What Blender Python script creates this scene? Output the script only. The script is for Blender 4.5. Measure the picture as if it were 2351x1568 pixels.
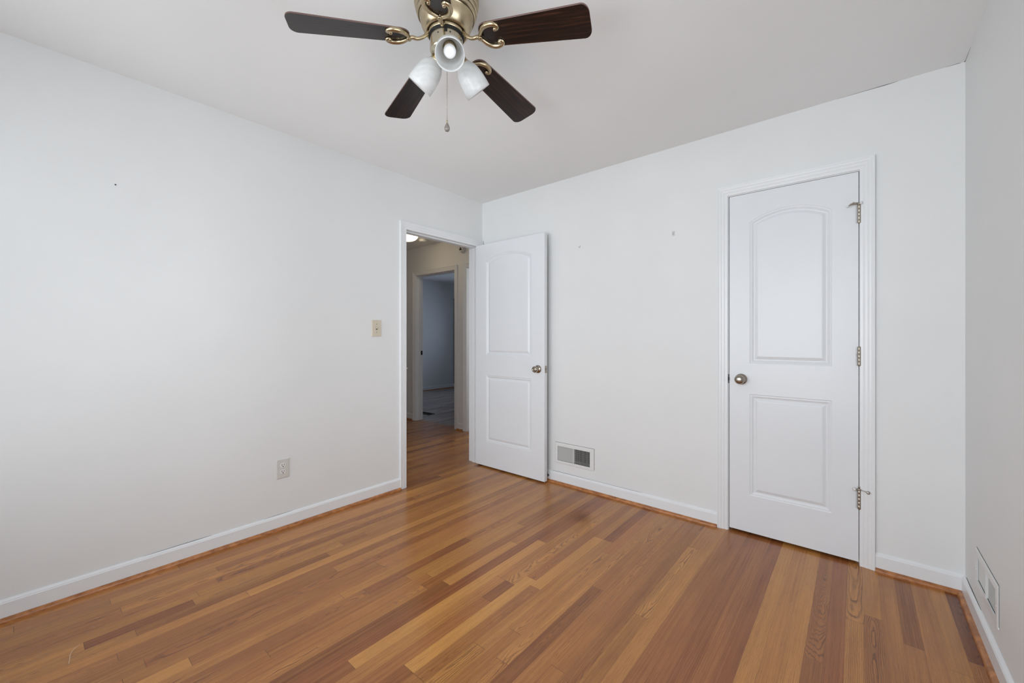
import bpy, bmesh, math, random
from math import sin, cos, pi, radians, sqrt
from mathutils import Vector, Matrix

for o in list(bpy.data.objects): bpy.data.objects.remove(o, do_unlink=True)
S = bpy.context.scene
COL = S.collection
random.seed(11)

# ------------------------------------------------------------------ room measures (metres)
XR = 3.084          # right wall
YB = -3.52          # wall behind the camera
H = 2.44            # ceiling height
WINR = (-2.90, -1.40, .50, 2.18)   # added window in the right wall, unseen, to even out the light
YH = 0.77           # hall wall with the far doorways
YAW = 40.2105

# ------------------------------------------------------------------ camera, world, lights, exposure
cam_d = bpy.data.cameras.new('camera'); cam = bpy.data.objects.new('camera', cam_d); COL.objects.link(cam)
cam.location = (2.7066, -2.7682, 1.1766)
cam.rotation_euler = (radians(90), 0, radians(YAW))
cam_d.sensor_width = 36; cam_d.sensor_fit = 'HORIZONTAL'
cam_d.lens = 36 * 937.97 / 2351
cam_d.shift_y = (774.61 - 784) / 2351
cam_d.clip_start = 0.02
S.camera = cam

w = bpy.data.worlds.new('sky'); S.world = w; w.use_nodes = True
w.node_tree.nodes['Background'].inputs[0].default_value = (0.80, 0.90, 1.0, 1)
w.node_tree.nodes['Background'].inputs[1].default_value = 0.35

def area(name, loc, rot, sx, sy, power, col, spread=180):
    l = bpy.data.lights.new(name, 'AREA'); l.shape = 'RECTANGLE'; l.size = sx; l.size_y = sy
    l.energy = power; l.color = col; l.spread = radians(spread)
    o = bpy.data.objects.new(name, l); COL.objects.link(o); o.location = loc; o.rotation_euler = rot
    return o
# daylight entering the two bedroom windows behind the camera, an added right-wall one, the far room and the bath
area('daylight_bedroom_1', (0.70, YB - 0.10, 1.34), (radians(90), 0, 0), 1.03, 1.61, 29, (0.885, 0.945, 1.0))
area('daylight_bedroom_2', (2.15, YB - 0.10, 1.34), (radians(90), 0, 0), 1.03, 1.61, 44, (0.885, 0.945, 1.0))
area('daylight_added', (XR + 0.10, -2.15, 1.34), (radians(90), 0, radians(90)), 1.43, 1.61, 25, (0.885, 0.945, 1.0))  # lamp of the added right-wall window, evens the wall brightness
area('daylight_far_room', (-3.2, 4.70, 1.35), (radians(-90), 0, 0), 0.92, 1.12, 19, (0.62, 0.76, 1.0))
area('daylight_bath', (-0.60, 2.60, 1.55), (radians(-90), 0, 0), 0.52, 0.72, 24, (0.95, 0.97, 1.0))

S.view_settings.view_transform = 'Standard'; S.view_settings.look = 'None'
S.view_settings.gamma = 1; S.view_settings.use_curve_mapping = False
S.view_settings.exposure = 0.05

# ------------------------------------------------------------------ materials
def L(r, g, b):   # sRGB 0..255 -> linear
    f = lambda c: (c/255/12.92) if c/255 <= 0.04045 else ((c/255+0.055)/1.055)**2.4
    return (f(r), f(g), f(b), 1)

def mat(name, col, rough=0.5, metal=0.0, **kw):
    m = bpy.data.materials.new(name); m.use_nodes = True
    b = m.node_tree.nodes['Principled BSDF']
    b.inputs['Base Color'].default_value = col; b.inputs['Roughness'].default_value = rough
    b.inputs['Metallic'].default_value = metal
    for k, v in kw.items(): b.inputs[k.replace('_', ' ')].default_value = v
    return m

def noise_tint(m, c1, c2, scale=(8, 8, 8), detail=3, rough=None, bump=0.0, bscale=None, lo=0.35, hi=0.65):
    nt = m.node_tree; N = nt.nodes; Lk = nt.links; b = N['Principled BSDF']
    tc = N.new('ShaderNodeTexCoord'); mp = N.new('ShaderNodeMapping'); mp.inputs['Scale'].default_value = scale
    no = N.new('ShaderNodeTexNoise'); no.inputs['Scale'].default_value = 1; no.inputs['Detail'].default_value = detail
    r = N.new('ShaderNodeValToRGB'); r.color_ramp.elements[0].color = c1; r.color_ramp.elements[1].color = c2
    r.color_ramp.elements[0].position = lo; r.color_ramp.elements[1].position = hi
    Lk.new(tc.outputs['Object'], mp.inputs[0]); Lk.new(mp.outputs[0], no.inputs['Vector'])
    Lk.new(no.outputs['Fac'], r.inputs[0]); Lk.new(r.outputs[0], b.inputs['Base Color'])
    if bump:
        n2 = N.new('ShaderNodeTexNoise'); n2.inputs['Scale'].default_value = bscale or 150; n2.inputs['Detail'].default_value = 2
        Lk.new(tc.outputs['Object'], n2.inputs['Vector'])
        bp = N.new('ShaderNodeBump'); bp.inputs['Strength'].default_value = bump; bp.inputs['Distance'].default_value = 0.002
        Lk.new(n2.outputs['Fac'], bp.inputs['Height']); Lk.new(bp.outputs[0], b.inputs['Normal'])
    return m

W1, W2 = (0.80, 0.805, 0.80, 1), (0.815, 0.82, 0.815, 1)
M_wall = noise_tint(mat('wall_paint', W1, 0.55), W1, W2, (3, 3, 3), bump=0.10, bscale=90)
M_wall_R = M_wall
M_ceil = noise_tint(mat('ceiling_paint', W1, 0.8), (0.895, 0.90, 0.895, 1), (0.91, 0.915, 0.91, 1), (2, 2, 2), bump=0.08, bscale=60)
M_trim = noise_tint(mat('trim_paint', W1, 0.30), (0.83, 0.84, 0.85, 1), (0.845, 0.855, 0.865, 1), (6, 6, 6), bump=0.06, bscale=120)
M_door = noise_tint(mat('door_paint', W1, 0.34), (0.795, 0.81, 0.83, 1), (0.81, 0.825, 0.845, 1), (3, 3, 3), bump=0.06, bscale=160)
M_nickel = mat('satin_nickel', L(168, 160, 148), 0.26, 1.0)
M_hinge = mat('hinge_nickel', L(178, 170, 158), 0.38, 1.0)
M_brass = noise_tint(mat('antique_brass', L(190, 172, 138), 0.30, 1.0), L(182, 165, 134), L(200, 184, 154), (30, 30, 30))
M_kit = mat('champagne_metal', L(196, 186, 164), 0.24, 1.0)
M_brassd = mat('brass_groove_shade', L(84, 72, 52), 0.4, 0.8)
M_black = mat('black_gap', (0.006, 0.006, 0.006, 1), 0.7)
M_dark = mat('duct_dark', (0.05, 0.047, 0.04, 1), 0.8)
M_damper = mat('damper_grey', (0.12, 0.115, 0.095, 1), 0.6)
M_crack = mat('old_caulk_gap', (0.10, 0.10, 0.10, 1), 0.9)
M_ivory = mat('ivory_plastic', L(214, 203, 184), 0.35)
M_outlet = mat('almond_plastic', L(212, 210, 204), 0.35)
M_ventw = mat('vent_enamel', (0.80, 0.80, 0.79, 1), 0.35)
M_slat = mat('vent_slat', (0.66, 0.66, 0.64, 1), 0.4)
M_rubber = mat('white_rubber', (0.8, 0.8, 0.79, 1), 0.6)
M_steel = mat('dark_steel', (0.06, 0.06, 0.065, 1), 0.35, 0.8)
M_bronze = mat('dark_bronze', (0.035, 0.027, 0.02, 1), 0.45, 0.6)
M_clear = mat('clear_plastic', (0.72, 0.72, 0.71, 1), 0.15)
M_plaster = mat('plastic_white', (0.78, 0.77, 0.75, 1), 0.4)
M_thread = mat('thread', L(230, 205, 180), 0.8)
M_stripdark = mat('strip_dark', (0.03, 0.03, 0.035, 1), 0.6)

def m_stain_oak():
    m = mat('shoe_oak', L(150, 88, 40), 0.35)
    noise_tint(m, L(146, 88, 44), L(198, 132, 78), (28, 28, 60), detail=5, bump=0.3, bscale=260, lo=0.32, hi=0.68)
    return m
M_shoe = m_stain_oak()

def m_blade():
    m = mat('walnut_blade', L(50, 30, 22), 0.30)
    nt = m.node_tree; N = nt.nodes; K = nt.links; b = N['Principled BSDF']
    tc = N.new('ShaderNodeTexCoord'); mp = N.new('ShaderNodeMapping'); mp.inputs['Scale'].default_value = (6, 130, 6)
    no = N.new('ShaderNodeTexNoise'); no.inputs['Scale'].default_value = 1; no.inputs['Detail'].default_value = 5; no.inputs['Distortion'].default_value = 0.6
    r = N.new('ShaderNodeValToRGB')
    r.color_ramp.elements[0].position = 0.38; r.color_ramp.elements[0].color = L(16, 9, 8)
    r.color_ramp.elements[1].position = 0.72; r.color_ramp.elements[1].color = L(66, 38, 28)
    e = r.color_ramp.elements.new(0.55); e.color = L(33, 19, 15)
    K.new(tc.outputs['Object'], mp.inputs[0]); K.new(mp.outputs[0], no.inputs['Vector']); K.new(no.outputs['Fac'], r.inputs[0]); K.new(r.outputs[0], b.inputs['Base Color'])
    return m
M_blade = m_blade()
M_bedge = mat('blade_edge', L(104, 80, 74), 0.5)

def m_alabaster():
    m = mat('alabaster_glass', (0.88, 0.88, 0.87, 1), 0.25)
    noise_tint(m, (0.66, 0.67, 0.67, 1), (0.88, 0.88, 0.87, 1), (16, 16, 55), detail=5, lo=0.25, hi=0.62)
    N = m.node_tree.nodes; K = m.node_tree.links; b = N['Principled BSDF']; out = N['Material Output']
    tr = N.new('ShaderNodeBsdfTranslucent'); tr.inputs[0].default_value = (0.9, 0.9, 0.89, 1)
    mx = N.new('ShaderNodeMixShader'); mx.inputs[0].default_value = 0.38
    K.new(b.outputs[0], mx.inputs[1]); K.new(tr.outputs[0], mx.inputs[2]); K.new(mx.outputs[0], out.inputs[0])
    return m
M_shade = m_alabaster()
M_bulb = mat('bulb_glass', (0.95, 0.95, 0.95, 1), 0.2)
M_bulb.node_tree.nodes['Principled BSDF'].inputs['Emission Color'].default_value = (1, 0.99, 0.97, 1)
M_bulb.node_tree.nodes['Principled BSDF'].inputs['Emission Strength'].default_value = 0.12  # glow put into the unlit bulb to keep it white
M_crystal = mat('smoky_crystal', (0.30, 0.27, 0.23, 1), 0.06, 0.0, Transmission_Weight=0.45, IOR=1.5)
M_dome = mat('lit_dome', (0.9, 0.88, 0.84, 1), 0.4)
M_dome.node_tree.nodes['Principled BSDF'].inputs['Emission Color'].default_value = (1, 0.80, 0.52, 1)
M_dome.node_tree.nodes['Principled BSDF'].inputs['Emission Strength'].default_value = 9.5

def m_pane():
    m = bpy.data.materials.new('window_glass'); m.use_nodes = True
    N = m.node_tree.nodes; K = m.node_tree.links; N.remove(N['Principled BSDF'])
    t = N.new('ShaderNodeBsdfTransparent'); g = N.new('ShaderNodeBsdfGlossy'); g.inputs['Roughness'].default_value = 0.02
    f = N.new('ShaderNodeFresnel'); mx = N.new('ShaderNodeMixShader')
    K.new(f.outputs[0], mx.inputs[0]); K.new(t.outputs[0], mx.inputs[1]); K.new(g.outputs[0], mx.inputs[2]); K.new(mx.outputs[0], N['Material Output'].inputs[0])
    return m
M_pane = m_pane()

def m_floor():
    m = mat('oak_strip_floor', L(160, 108, 68), 0.3)
    nt = m.node_tree; N = nt.nodes; K = nt.links; b = N['Principled BSDF']
    def val(op, a, bb=None, c=None, clamp=False):
        n = N.new('ShaderNodeMath'); n.operation = op; n.use_clamp = clamp
        for i, q in enumerate((a, bb, c)):
            if q is None: continue
            if isinstance(q, (int, float)): n.inputs[i].default_value = q
            else: K.new(q, n.inputs[i])
        return n.outputs[0]
    def attr(nm):
        a = N.new('ShaderNodeAttribute'); a.attribute_name = nm
        s = N.new('ShaderNodeSeparateXYZ'); K.new(a.outputs['Vector'], s.inputs[0]); return s.outputs
    A = attr('b_tone')    # tone, red, figure
    B = attr('b_pos')     # centre x, centre y, half length
    C_ = attr('b_pith')   # pith x, slope, seed
    tc = N.new('ShaderNodeTexCoord'); sp = N.new('ShaderNodeSeparateXYZ'); K.new(tc.outputs['Object'], sp.inputs[0])
    X, Y = sp.outputs[0], sp.outputs[1]
    u = val('SUBTRACT', X, B[0]); v = val('SUBTRACT', Y, B[1])
    seed = C_[2]
    def noise(sx, sy, det=2, rough=0.5, dist=0.0, off=0.0):
        cb = N.new('ShaderNodeCombineXYZ')
        K.new(val('MULTIPLY', X, sx), cb.inputs[0]); K.new(val('MULTIPLY', Y, sy), cb.inputs[1]); K.new(val('MULTIPLY_ADD', seed, 37.0, off), cb.inputs[2])
        n = N.new('ShaderNodeTexNoise'); n.inputs['Scale'].default_value = 1; n.inputs['Detail'].default_value = det
        n.inputs['Roughness'].default_value = rough; n.inputs['Distortion'].default_value = dist
        K.new(cb.outputs[0], n.inputs['Vector']); return n.outputs['Fac']
    # distance from the pith -> growth rings
    wob = noise(9, 2.6, 2, 0.5)
    wob2 = noise(42, 9.0, 2, 0.55, off=5.0)
    dx = val('SUBTRACT', u, C_[0])
    d = val('MULTIPLY', v, C_[1])
    d = val('ADD', d, val('MULTIPLY', val('SUBTRACT', wob, 0.5), 0.050))
    rr = val('SQRT', val('ADD', val('MULTIPLY', dx, dx), val('MULTIPLY', d, d)))
    rr = val('ADD', rr, val('MULTIPLY', val('SUBTRACT', wob2, 0.5), 0.010))
    ring = val('FRACT', val('MULTIPLY', rr, val('MULTIPLY_ADD', seed, 190.0, 120.0)))
    # soft sawtooth: sharp dark line, gentle fade
    up = N.new('ShaderNodeMapRange'); up.interpolation_type = 'SMOOTHSTEP'
    up.inputs['From Min'].default_value = 0.0; up.inputs['From Max'].default_value = 0.42; up.inputs['To Min'].default_value = 1; up.inputs['To Max'].default_value = 0
    K.new(ring, up.inputs[0])
    up2 = N.new('ShaderNodeMapRange'); up2.interpolation_type = 'SMOOTHSTEP'
    up2.inputs['From Min'].default_value = 0.82; up2.inputs['From Max'].default_value = 1.0; up2.inputs['To Min'].default_value = 0; up2.inputs['To Max'].default_value = 1
    K.new(ring, up2.inputs[0])
    line = val('MAXIMUM', up.outputs[0], up2.outputs[0])
    pores = noise(900, 26, 2, 0.7, off=2.0)
    pores = val('MULTIPLY_ADD', val('SUBTRACT', pores, 0.5), 2.6, 0.5, clamp=True)
    dash = noise(430, 15, 3, 0.75, off=21.0)
    dash = val('MULTIPLY_ADD', val('SUBTRACT', dash, 0.56), 5.0, 0.0, clamp=True)
    patch = noise(26, 2.2, 2, 0.5, off=31.0)
    streak = noise(120, 1.6, 3, 0.6, off=9.0)
    blot = noise(14, 3.0, 2, 0.5, off=14.0)
    g = val('MULTIPLY', line, val('MULTIPLY_ADD', pores, 0.75, 0.35))
    g = val('MULTIPLY', g, val('MULTIPLY', A[2], val('MULTIPLY_ADD', patch, 1.9, -0.1, clamp=True)))
    # colour
    def rgb(c): n = N.new('ShaderNodeRGB'); n.outputs[0].default_value = c; return n.outputs[0]
    def mix(f, c1, c2, typ='MIX'):
        n = N.new('ShaderNodeMix'); n.data_type = 'RGBA'; n.blend_type = typ; n.clamp_factor = True
        for s_, q in ((n.inputs[0], f), (n.inputs[6], c1), (n.inputs[7], c2)):
            if isinstance(q, (int, float)): s_.default_value = q
            elif isinstance(q, tuple): s_.default_value = q
            else: K.new(q, s_)
        return n.outputs[2]
    t = val('ADD', A[0], val('MULTIPLY', val('SUBTRACT', streak, 0.5), 0.85))
    t = val('ADD', t, val('MULTIPLY', val('SUBTRACT', blot, 0.5), 0.38), clamp=True)
    base = mix(t, L(124, 68, 32), L(212, 150, 80))
    base = mix(A[1], base, mix(t, L(122, 62, 38), L(196, 120, 72)))
    base = mix(val('MULTIPLY', g, 0.95), base, L(78, 42, 26))
    base = mix(val('MULTIPLY', val('SUBTRACT', pores, 0.3), 0.20, clamp=True), base, L(96, 56, 32))
    base = mix(val('MULTIPLY', dash, 0.55), base, L(92, 50, 28))
    # seams
    au = val('ABSOLUTE', u); av = val('ABSOLUTE', v)
    s1 = val('GREATER_THAN', au, 0.02825); s2 = val('GREATER_THAN', av, val('SUBTRACT', B[2], 0.0009))
    sm = val('MULTIPLY', val('MAXIMUM', val('MULTIPLY', s1, val('MULTIPLY_ADD', blot, 0.9, 0.0)), s2), 0.62)
    base = mix(sm, base, L(58, 32, 20))
    # the small dark blotch near the closet wall
    ddx = val('SUBTRACT', X, 1.33); ddy = val('SUBTRACT', Y, -0.44)
    dd = val('SQRT', val('ADD', val('MULTIPLY', ddx, ddx), val('MULTIPLY', val('MULTIPLY', ddy, ddy), 0.6)))
    dd = val('ADD', dd, val('MULTIPLY', val('SUBTRACT', wob2, 0.5), 0.08))
    st = N.new('ShaderNodeMapRange'); st.interpolation_type = 'SMOOTHSTEP'
    st.inputs['From Min'].default_value = 0.0; st.inputs['From Max'].default_value = 0.10; st.inputs['To Min'].default_value = 0.5; st.inputs['To Max'].default_value = 0
    K.new(dd, st.inputs[0])
    base = mix(st.outputs[0], base, L(84, 48, 22))
    # boards turn greyer and darker past the far doorway
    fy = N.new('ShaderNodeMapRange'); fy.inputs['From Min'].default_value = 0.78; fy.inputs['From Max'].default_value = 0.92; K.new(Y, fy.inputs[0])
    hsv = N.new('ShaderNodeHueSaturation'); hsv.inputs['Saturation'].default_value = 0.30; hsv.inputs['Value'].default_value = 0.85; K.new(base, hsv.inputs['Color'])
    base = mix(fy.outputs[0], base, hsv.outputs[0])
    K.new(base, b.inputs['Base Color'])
    rg = val('MULTIPLY_ADD', noise(3, 3, 2, off=3.0), 0.10, 0.18)
    rg = val('MULTIPLY_ADD', g, 0.10, rg); K.new(rg, b.inputs['Roughness'])
    bp = N.new('ShaderNodeBump'); bp.inputs['Strength'].default_value = 0.25; bp.inputs['Distance'].default_value = 0.0006
    hgt = val('SUBTRACT', val('MULTIPLY', pores, -0.25), val('MULTIPLY', val('MAXIMUM', s1, s2), 1.0))
    K.new(hgt, bp.inputs['Height']); K.new(bp.outputs[0], b.inputs['Normal'])
    b.inputs['Specular IOR Level'].default_value = 0.5
    return m
M_floor = m_floor()

# ------------------------------------------------------------------ helpers
def link(name, bm, m, parent=None, smooth=False, bevel=0):
    me = bpy.data.meshes.new(name)
    bmesh.ops.recalc_face_normals(bm, faces=bm.faces)
    bm.to_mesh(me); bm.free()
    o = bpy.data.objects.new(name, me); COL.objects.link(o)
    for q in (m if isinstance(m, (list, tuple)) else [m]): me.materials.append(q)
    if parent: o.parent = parent
    if smooth:
        for p in me.polygons: p.use_smooth = True
    if bevel:
        md = o.modifiers.new('bevel', 'BEVEL'); md.width = bevel; md.segments = 2; md.limit_method = 'ANGLE'
    return o

def tag(o, label=None, cat=None, group=None, kind=None):
    if label: o['label'] = label
    if cat: o['category'] = cat
    if group: o['group'] = group
    if kind: o['kind'] = kind
    return o

def empty(name, loc, label, cat, group=None):
    o = bpy.data.objects.new(name, None); COL.objects.link(o); o.location = loc; o.empty_display_size = 0.05
    return tag(o, label, cat, group)

def struct(name, bm, m, label, cat, **kw):
    return tag(link(name, bm, m, **kw), label, cat, kind='structure')

def box(bm, x0, x1, y0, y1, z0, z1, mi=0):
    vs = [bm.verts.new(p) for p in ((x0,y0,z0),(x1,y0,z0),(x1,y1,z0),(x0,y1,z0),(x0,y0,z1),(x1,y0,z1),(x1,y1,z1),(x0,y1,z1))]
    fs = [bm.faces.new([vs[i] for i in f]) for f in ((3,2,1,0),(4,5,6,7),(0,1,5,4),(1,2,6,5),(2,3,7,6),(3,0,4,7))]
    for f in fs: f.material_index = mi
    return vs

def lathe(bm, prof, seg=32, M=Matrix.Identity(4), mi=0, caps=True):
    rings = []
    for r, z in prof:
        if r < 1e-6: rings.append([bm.verts.new(M @ Vector((0, 0, z)))])
        else: rings.append([bm.verts.new(M @ Vector((r*cos(2*pi*k/seg), r*sin(2*pi*k/seg), z))) for k in range(seg)])
    for a, b in zip(rings, rings[1:]):
        for k in range(seg):
            k2 = (k+1) % seg
            if len(a) == 1 and len(b) == 1: continue
            if len(a) == 1: f = bm.faces.new((a[0], b[k], b[k2]))
            elif len(b) == 1: f = bm.faces.new((a[k], b[0], a[k2]))
            else: f = bm.faces.new((a[k], b[k], b[k2], a[k2]))
            f.material_index = mi; f.smooth = True
    if caps:
        for rg in (rings[0], rings[-1]):
            if len(rg) > 1:
                f = bm.faces.new(rg); f.material_index = mi
    return rings

def axis_to(v):   # matrix turning +z to v
    return Vector((0, 0, 1)).rotation_difference(Vector(v).normalized()).to_matrix().to_4x4()

def cyl(bm, p, q, r, seg=16, mi=0):
    p, q = Vector(p), Vector(q); l = (q-p).length
    M = Matrix.Translation(p) @ axis_to(q-p)
    lathe(bm, [(r, 0), (r, l)], seg, M, mi)

def tube(bm, pts, radii, seg=12, mi=0, sub=6):
    # Catmull-Rom path, swept circle of changing radius
    P = [Vector(p) for p in pts]; n = len(P)
    Q = []; R = []
    for i in range(n-1):
        p0 = P[max(i-1, 0)]; p1 = P[i]; p2 = P[i+1]; p3 = P[min(i+2, n-1)]
        for s in range(sub):
            t = s/sub
            Q.append(0.5*((2*p1)+(p2-p0)*t+(2*p0-5*p1+4*p2-p3)*t*t+(3*p1-p0-3*p2+p3)*t**3))
            R.append(radii[i]*(1-t)+radii[i+1]*t)
    Q.append(P[-1]); R.append(radii[-1])
    nrm = None; prev = None
    for i, q in enumerate(Q):
        t = (Q[min(i+1, len(Q)-1)]-Q[max(i-1, 0)]).normalized()
        if nrm is None:
            nrm = t.orthogonal().normalized()
        else:
            nrm = (nrm - t*nrm.dot(t)).normalized()
        bn = t.cross(nrm)
        ring = [bm.verts.new(q + (nrm*cos(2*pi*k/seg)+bn*sin(2*pi*k/seg))*R[i]) for k in range(seg)]
        if prev:
            for k in range(seg):
                f = bm.faces.new((prev[k], ring[k], ring[(k+1) % seg], prev[(k+1) % seg])); f.smooth = True; f.material_index = mi
        else: bm.faces.new(ring)
        prev = ring
    bm.faces.new(prev)

def sph(bm, c, r, seg=16, sc=(1, 1, 1), mi=0):
    n = seg//2
    M = Matrix.Translation(Vector(c)) @ Matrix.Diagonal((*sc, 1))
    lathe(bm, [(r*sin(pi*i/n), -r*cos(pi*i/n)) for i in range(n+1)], seg, M, mi)

def wall_holes(bm, axis, t0, t1, a0, a1, z0, z1, holes):
    """wall slab normal to `axis` from t0..t1, spanning a0..a1 by z0..z1, with rectangular holes (a,b,za,zb)"""
    As = sorted({a0, a1, *[h[0] for h in holes], *[h[1] for h in holes]})
    Zs = sorted({z0, z1, *[h[2] for h in holes], *[h[3] for h in holes]})
    As = [a for a in As if a0 <= a <= a1]; Zs = [z for z in Zs if z0 <= z <= z1]
    for i in range(len(As)-1):
        run = None
        for j in range(len(Zs)-1):
            ca, cz = (As[i]+As[i+1])/2, (Zs[j]+Zs[j+1])/2
            solid = not any(h[0] < ca < h[1] and h[2] < cz < h[3] for h in holes)
            if solid:
                if run is None: run = [Zs[j], Zs[j+1]]
                else: run[1] = Zs[j+1]
            if (not solid or j == len(Zs)-2) and run:
                if axis == 'x': box(bm, t0, t1, As[i], As[i+1], *run)
                else: box(bm, As[i], As[i+1], t0, t1, *run)
                run = None

# ------------------------------------------------------------------ floor: oak strips, every strip a face of one mesh
BW = 0.0575; X0 = 2.382
JOINTS = {  # row -> forced end joints (y), measured on the photograph
 3:[-.919], 5:[-.557], 6:[-.479], 8:[-.597], 10:[-.661], 11:[-.564],
 -7:[-.372], -19:[-2.02,-.856], -16:[-1.898,-1.182], -15:[-1.231,-.608], -13:[-1.512,-.735],
 -17:[-1.44,-1.277], -18:[-1.277], -22:[-1.564], -21:[-.971,-1.478], -20:[-2.75], -26:[-1.85], -30:[-1.766], -28:[-1.598],
 -25:[-1.113,-1.76], -31:[-1.401], -33:[-1.006], -14:[-.608,-1.658], -11:[-.506], -10:[-.730,-1.9],
 -34:[-1.467,-1.615,-2.295,-2.632], -29:[-2.497], -32:[-2.119], -35:[-2.267], -36:[-2.178], -37:[-2.511], -39:[-2.534], -24:[-1.57],
 0:[], 1:[], 2:[], 4:[], 7:[], 9:[], -1:[], -2:[], -3:[], -4:[], -5:[], -6:[], -8:[-2.2],
}
# (row, y probe) -> (tone, red, figure, pith x, slope)
TONES = [
 (0, None, .88, .10, .55, .10, .004), (1, None, .74, .25, .35, .07, .006), (2, None, .80, .15, .40, -.09, .004),
 (3, -.5, .50, .45, 1.0, .004, .055), (3, -1.4, .42, .40, .8, .09, .01),
 (4, None, .46, .70, .45, .05, .006), (5, -.3, .70, .15, 1.0, -.004, .050), (5, -.9, .72, .20, .55, .05, .02),
 (6, -.3, .70, .15, .40, .09, .004), (6, -.8, .44, .35, 1.0, .0, .030), (7, None, .60, .30, .55, .06, .01),
 (8, -.3, .22, .20, .45, .09, .004), (8, -1., .55, .3, .55, .06, .01), (9, None, .52, .30, .30, .08, .005),
 (10, None, .72, .10, .85, .05, .006), (11, -.3, .0, .10, 1.0, .003, .070), (11, -1., .42, .3, .7, .05, .01),
 (-1, None, .30, .62, .35, .08, .004), (-2, None, .46, .50, .45, .09, .004), (-3, None, .32, .60, .40, .07, .005),
 (-4, None, .44, .50, .45, .08, .004), (-5, None, .50, .40, .45, .09, .005), (-6, None, .74, .15, .40, .10, .004),
 (-7, -1., .80, .10, 1.0, .004, .045), (-7, -.1, .58, .3, .4, .08, .01), (-8, None, .34, .20, .75, .03, .03), (-9, None, .52, .3, .45, .07, .01),
 (-10, None, .55, .35, .6, .02, .03), (-11, -.2, .70, .2, 1.0, .0, .05), (-11, -1., .50, .3, .4, .08, .01), (-12, None, .66, .2, .8, .01, .04),
 (-19, -1.5, .86, .05, .4, .08, .005), (-19, -2.4, .32, .3, .35, .07, .01), (-19, -.4, .34, .55, .35, .08, .01),
 (-20, None, .24, .45, .30, .08, .004), (-16, -1.5, .90, .0, .4, .09, .005), (-16, -2.3, .28, .25, .6, .04, .02),
 (-15, -.9, .86, .05, .3, .09, .005), (-15, -2., .50, .2, .5, .06, .01), (-14, -.3, .22, .5, .3, .08, .004), (-13, -1.1, .66, .2, .8, .0, .04),
 (-21, -1.2, .74, .1, .3, .08, .01), (-17, -.9, .74, .15, .9, .0, .04), (-18, None, .60, .2, .5, .05, .02),
 (-29, -2.3, .44, .35, .9, .0, .04), (-32, -1.7, .82, .1, .3, .08, .01), (-30, -1.2, .70, .15, .7, .02, .02),
]
def floor_mesh():
    rnd = random.Random(5)
    bm = bmesh.new()
    lt = bm.faces.layers
    tone = bm.loops.layers.float_vector.new('b_tone'); pos = bm.loops.layers.float_vector.new('b_pos'); pith = bm.loops.layers.float_vector.new('b_pith')
    xa, xb, ya, yb = -4.7, XR+0.1, YB-0.12, 4.75
    r0 = math.floor((xa-X0)/BW); r1 = math.ceil((xb-X0)/BW)
    for r in range(r0, r1):
        x0 = X0+r*BW; x1 = x0+BW
        js = list(JOINTS.get(r, [])) if r in JOINTS else None
        ends = [ya, yb]
        if js is None:
            y = ya - rnd.uniform(0, .6)
            while y < yb:
                y += rnd.uniform(.35, 1.35); ends.append(y)
        else:
            ends += js
            top = max(js) if js else -0.2
            y = max(top, 0.0) if r > -42 else top
            while y < yb:
                y += rnd.uniform(.5, 1.3); ends.append(y)
            y = min(js) if js else -1.4
            while y > ya:
                y -= rnd.uniform(.5, 1.2); ends.append(y)
        ends = sorted(e for e in ends if ya <= e <= yb)
        for a, b in zip(ends, ends[1:]):
            if b-a < 0.12: continue_small = True
            cy = (a+b)/2
            tn = min(max(rnd.gauss(.53, .18), .14), .9); red = max(0, min(1, rnd.gauss(.16, .18)))
            if rnd.random() < .38: fig, px, sl = rnd.uniform(.75, 1.0), rnd.uniform(-.012, .012), rnd.choice((-1, 1))*rnd.uniform(.02, .05)
            else: fig, px, sl = rnd.uniform(.3, .6), rnd.choice((-1, 1))*rnd.uniform(.04, .1), rnd.uniform(.002, .02)
            for q in TONES:
                if q[0] == r and (q[1] is None or a <= q[1] <= b) and b > -3.6 and a < .2:
                    tn, red, fig, px, sl = q[2:]
                    if q[1] is None: tn += rnd.uniform(-.05, .05)
            ys = [a, b]
            vs = [bm.verts.new(p) for p in ((x0, a, 0), (x1, a, 0), (x1, b, 0), (x0, b, 0))]
            f = bm.faces.new(vs); sd = rnd.random()
            cyp = cy + rnd.uniform(-.3, .3)*(b-a)
            for lp in f.loops:
                lp[tone] = (tn, red, fig); lp[pos] = ((x0+x1)/2, cy, (b-a)/2); lp[pith] = (px, sl, sd)
    # slab under the strips
    box(bm, xa, xb, ya, yb, -0.06, -0.004)
    return bm
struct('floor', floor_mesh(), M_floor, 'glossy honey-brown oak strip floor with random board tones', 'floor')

# ------------------------------------------------------------------ walls and ceiling
WT = 0.12
# bedroom door opening in the left wall
DY0, DY1, DZ = -0.853, -0.052, 2.026
bm = bmesh.new(); wall_holes(bm, 'x', -WT, 0, YB-WT, YH, 0, H, [(DY0-.012, DY1+.012, -1, DZ+.012)])
struct('wall_left', bm, M_wall, 'long blank white wall left of the doorway to the hall', 'wall')
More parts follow.
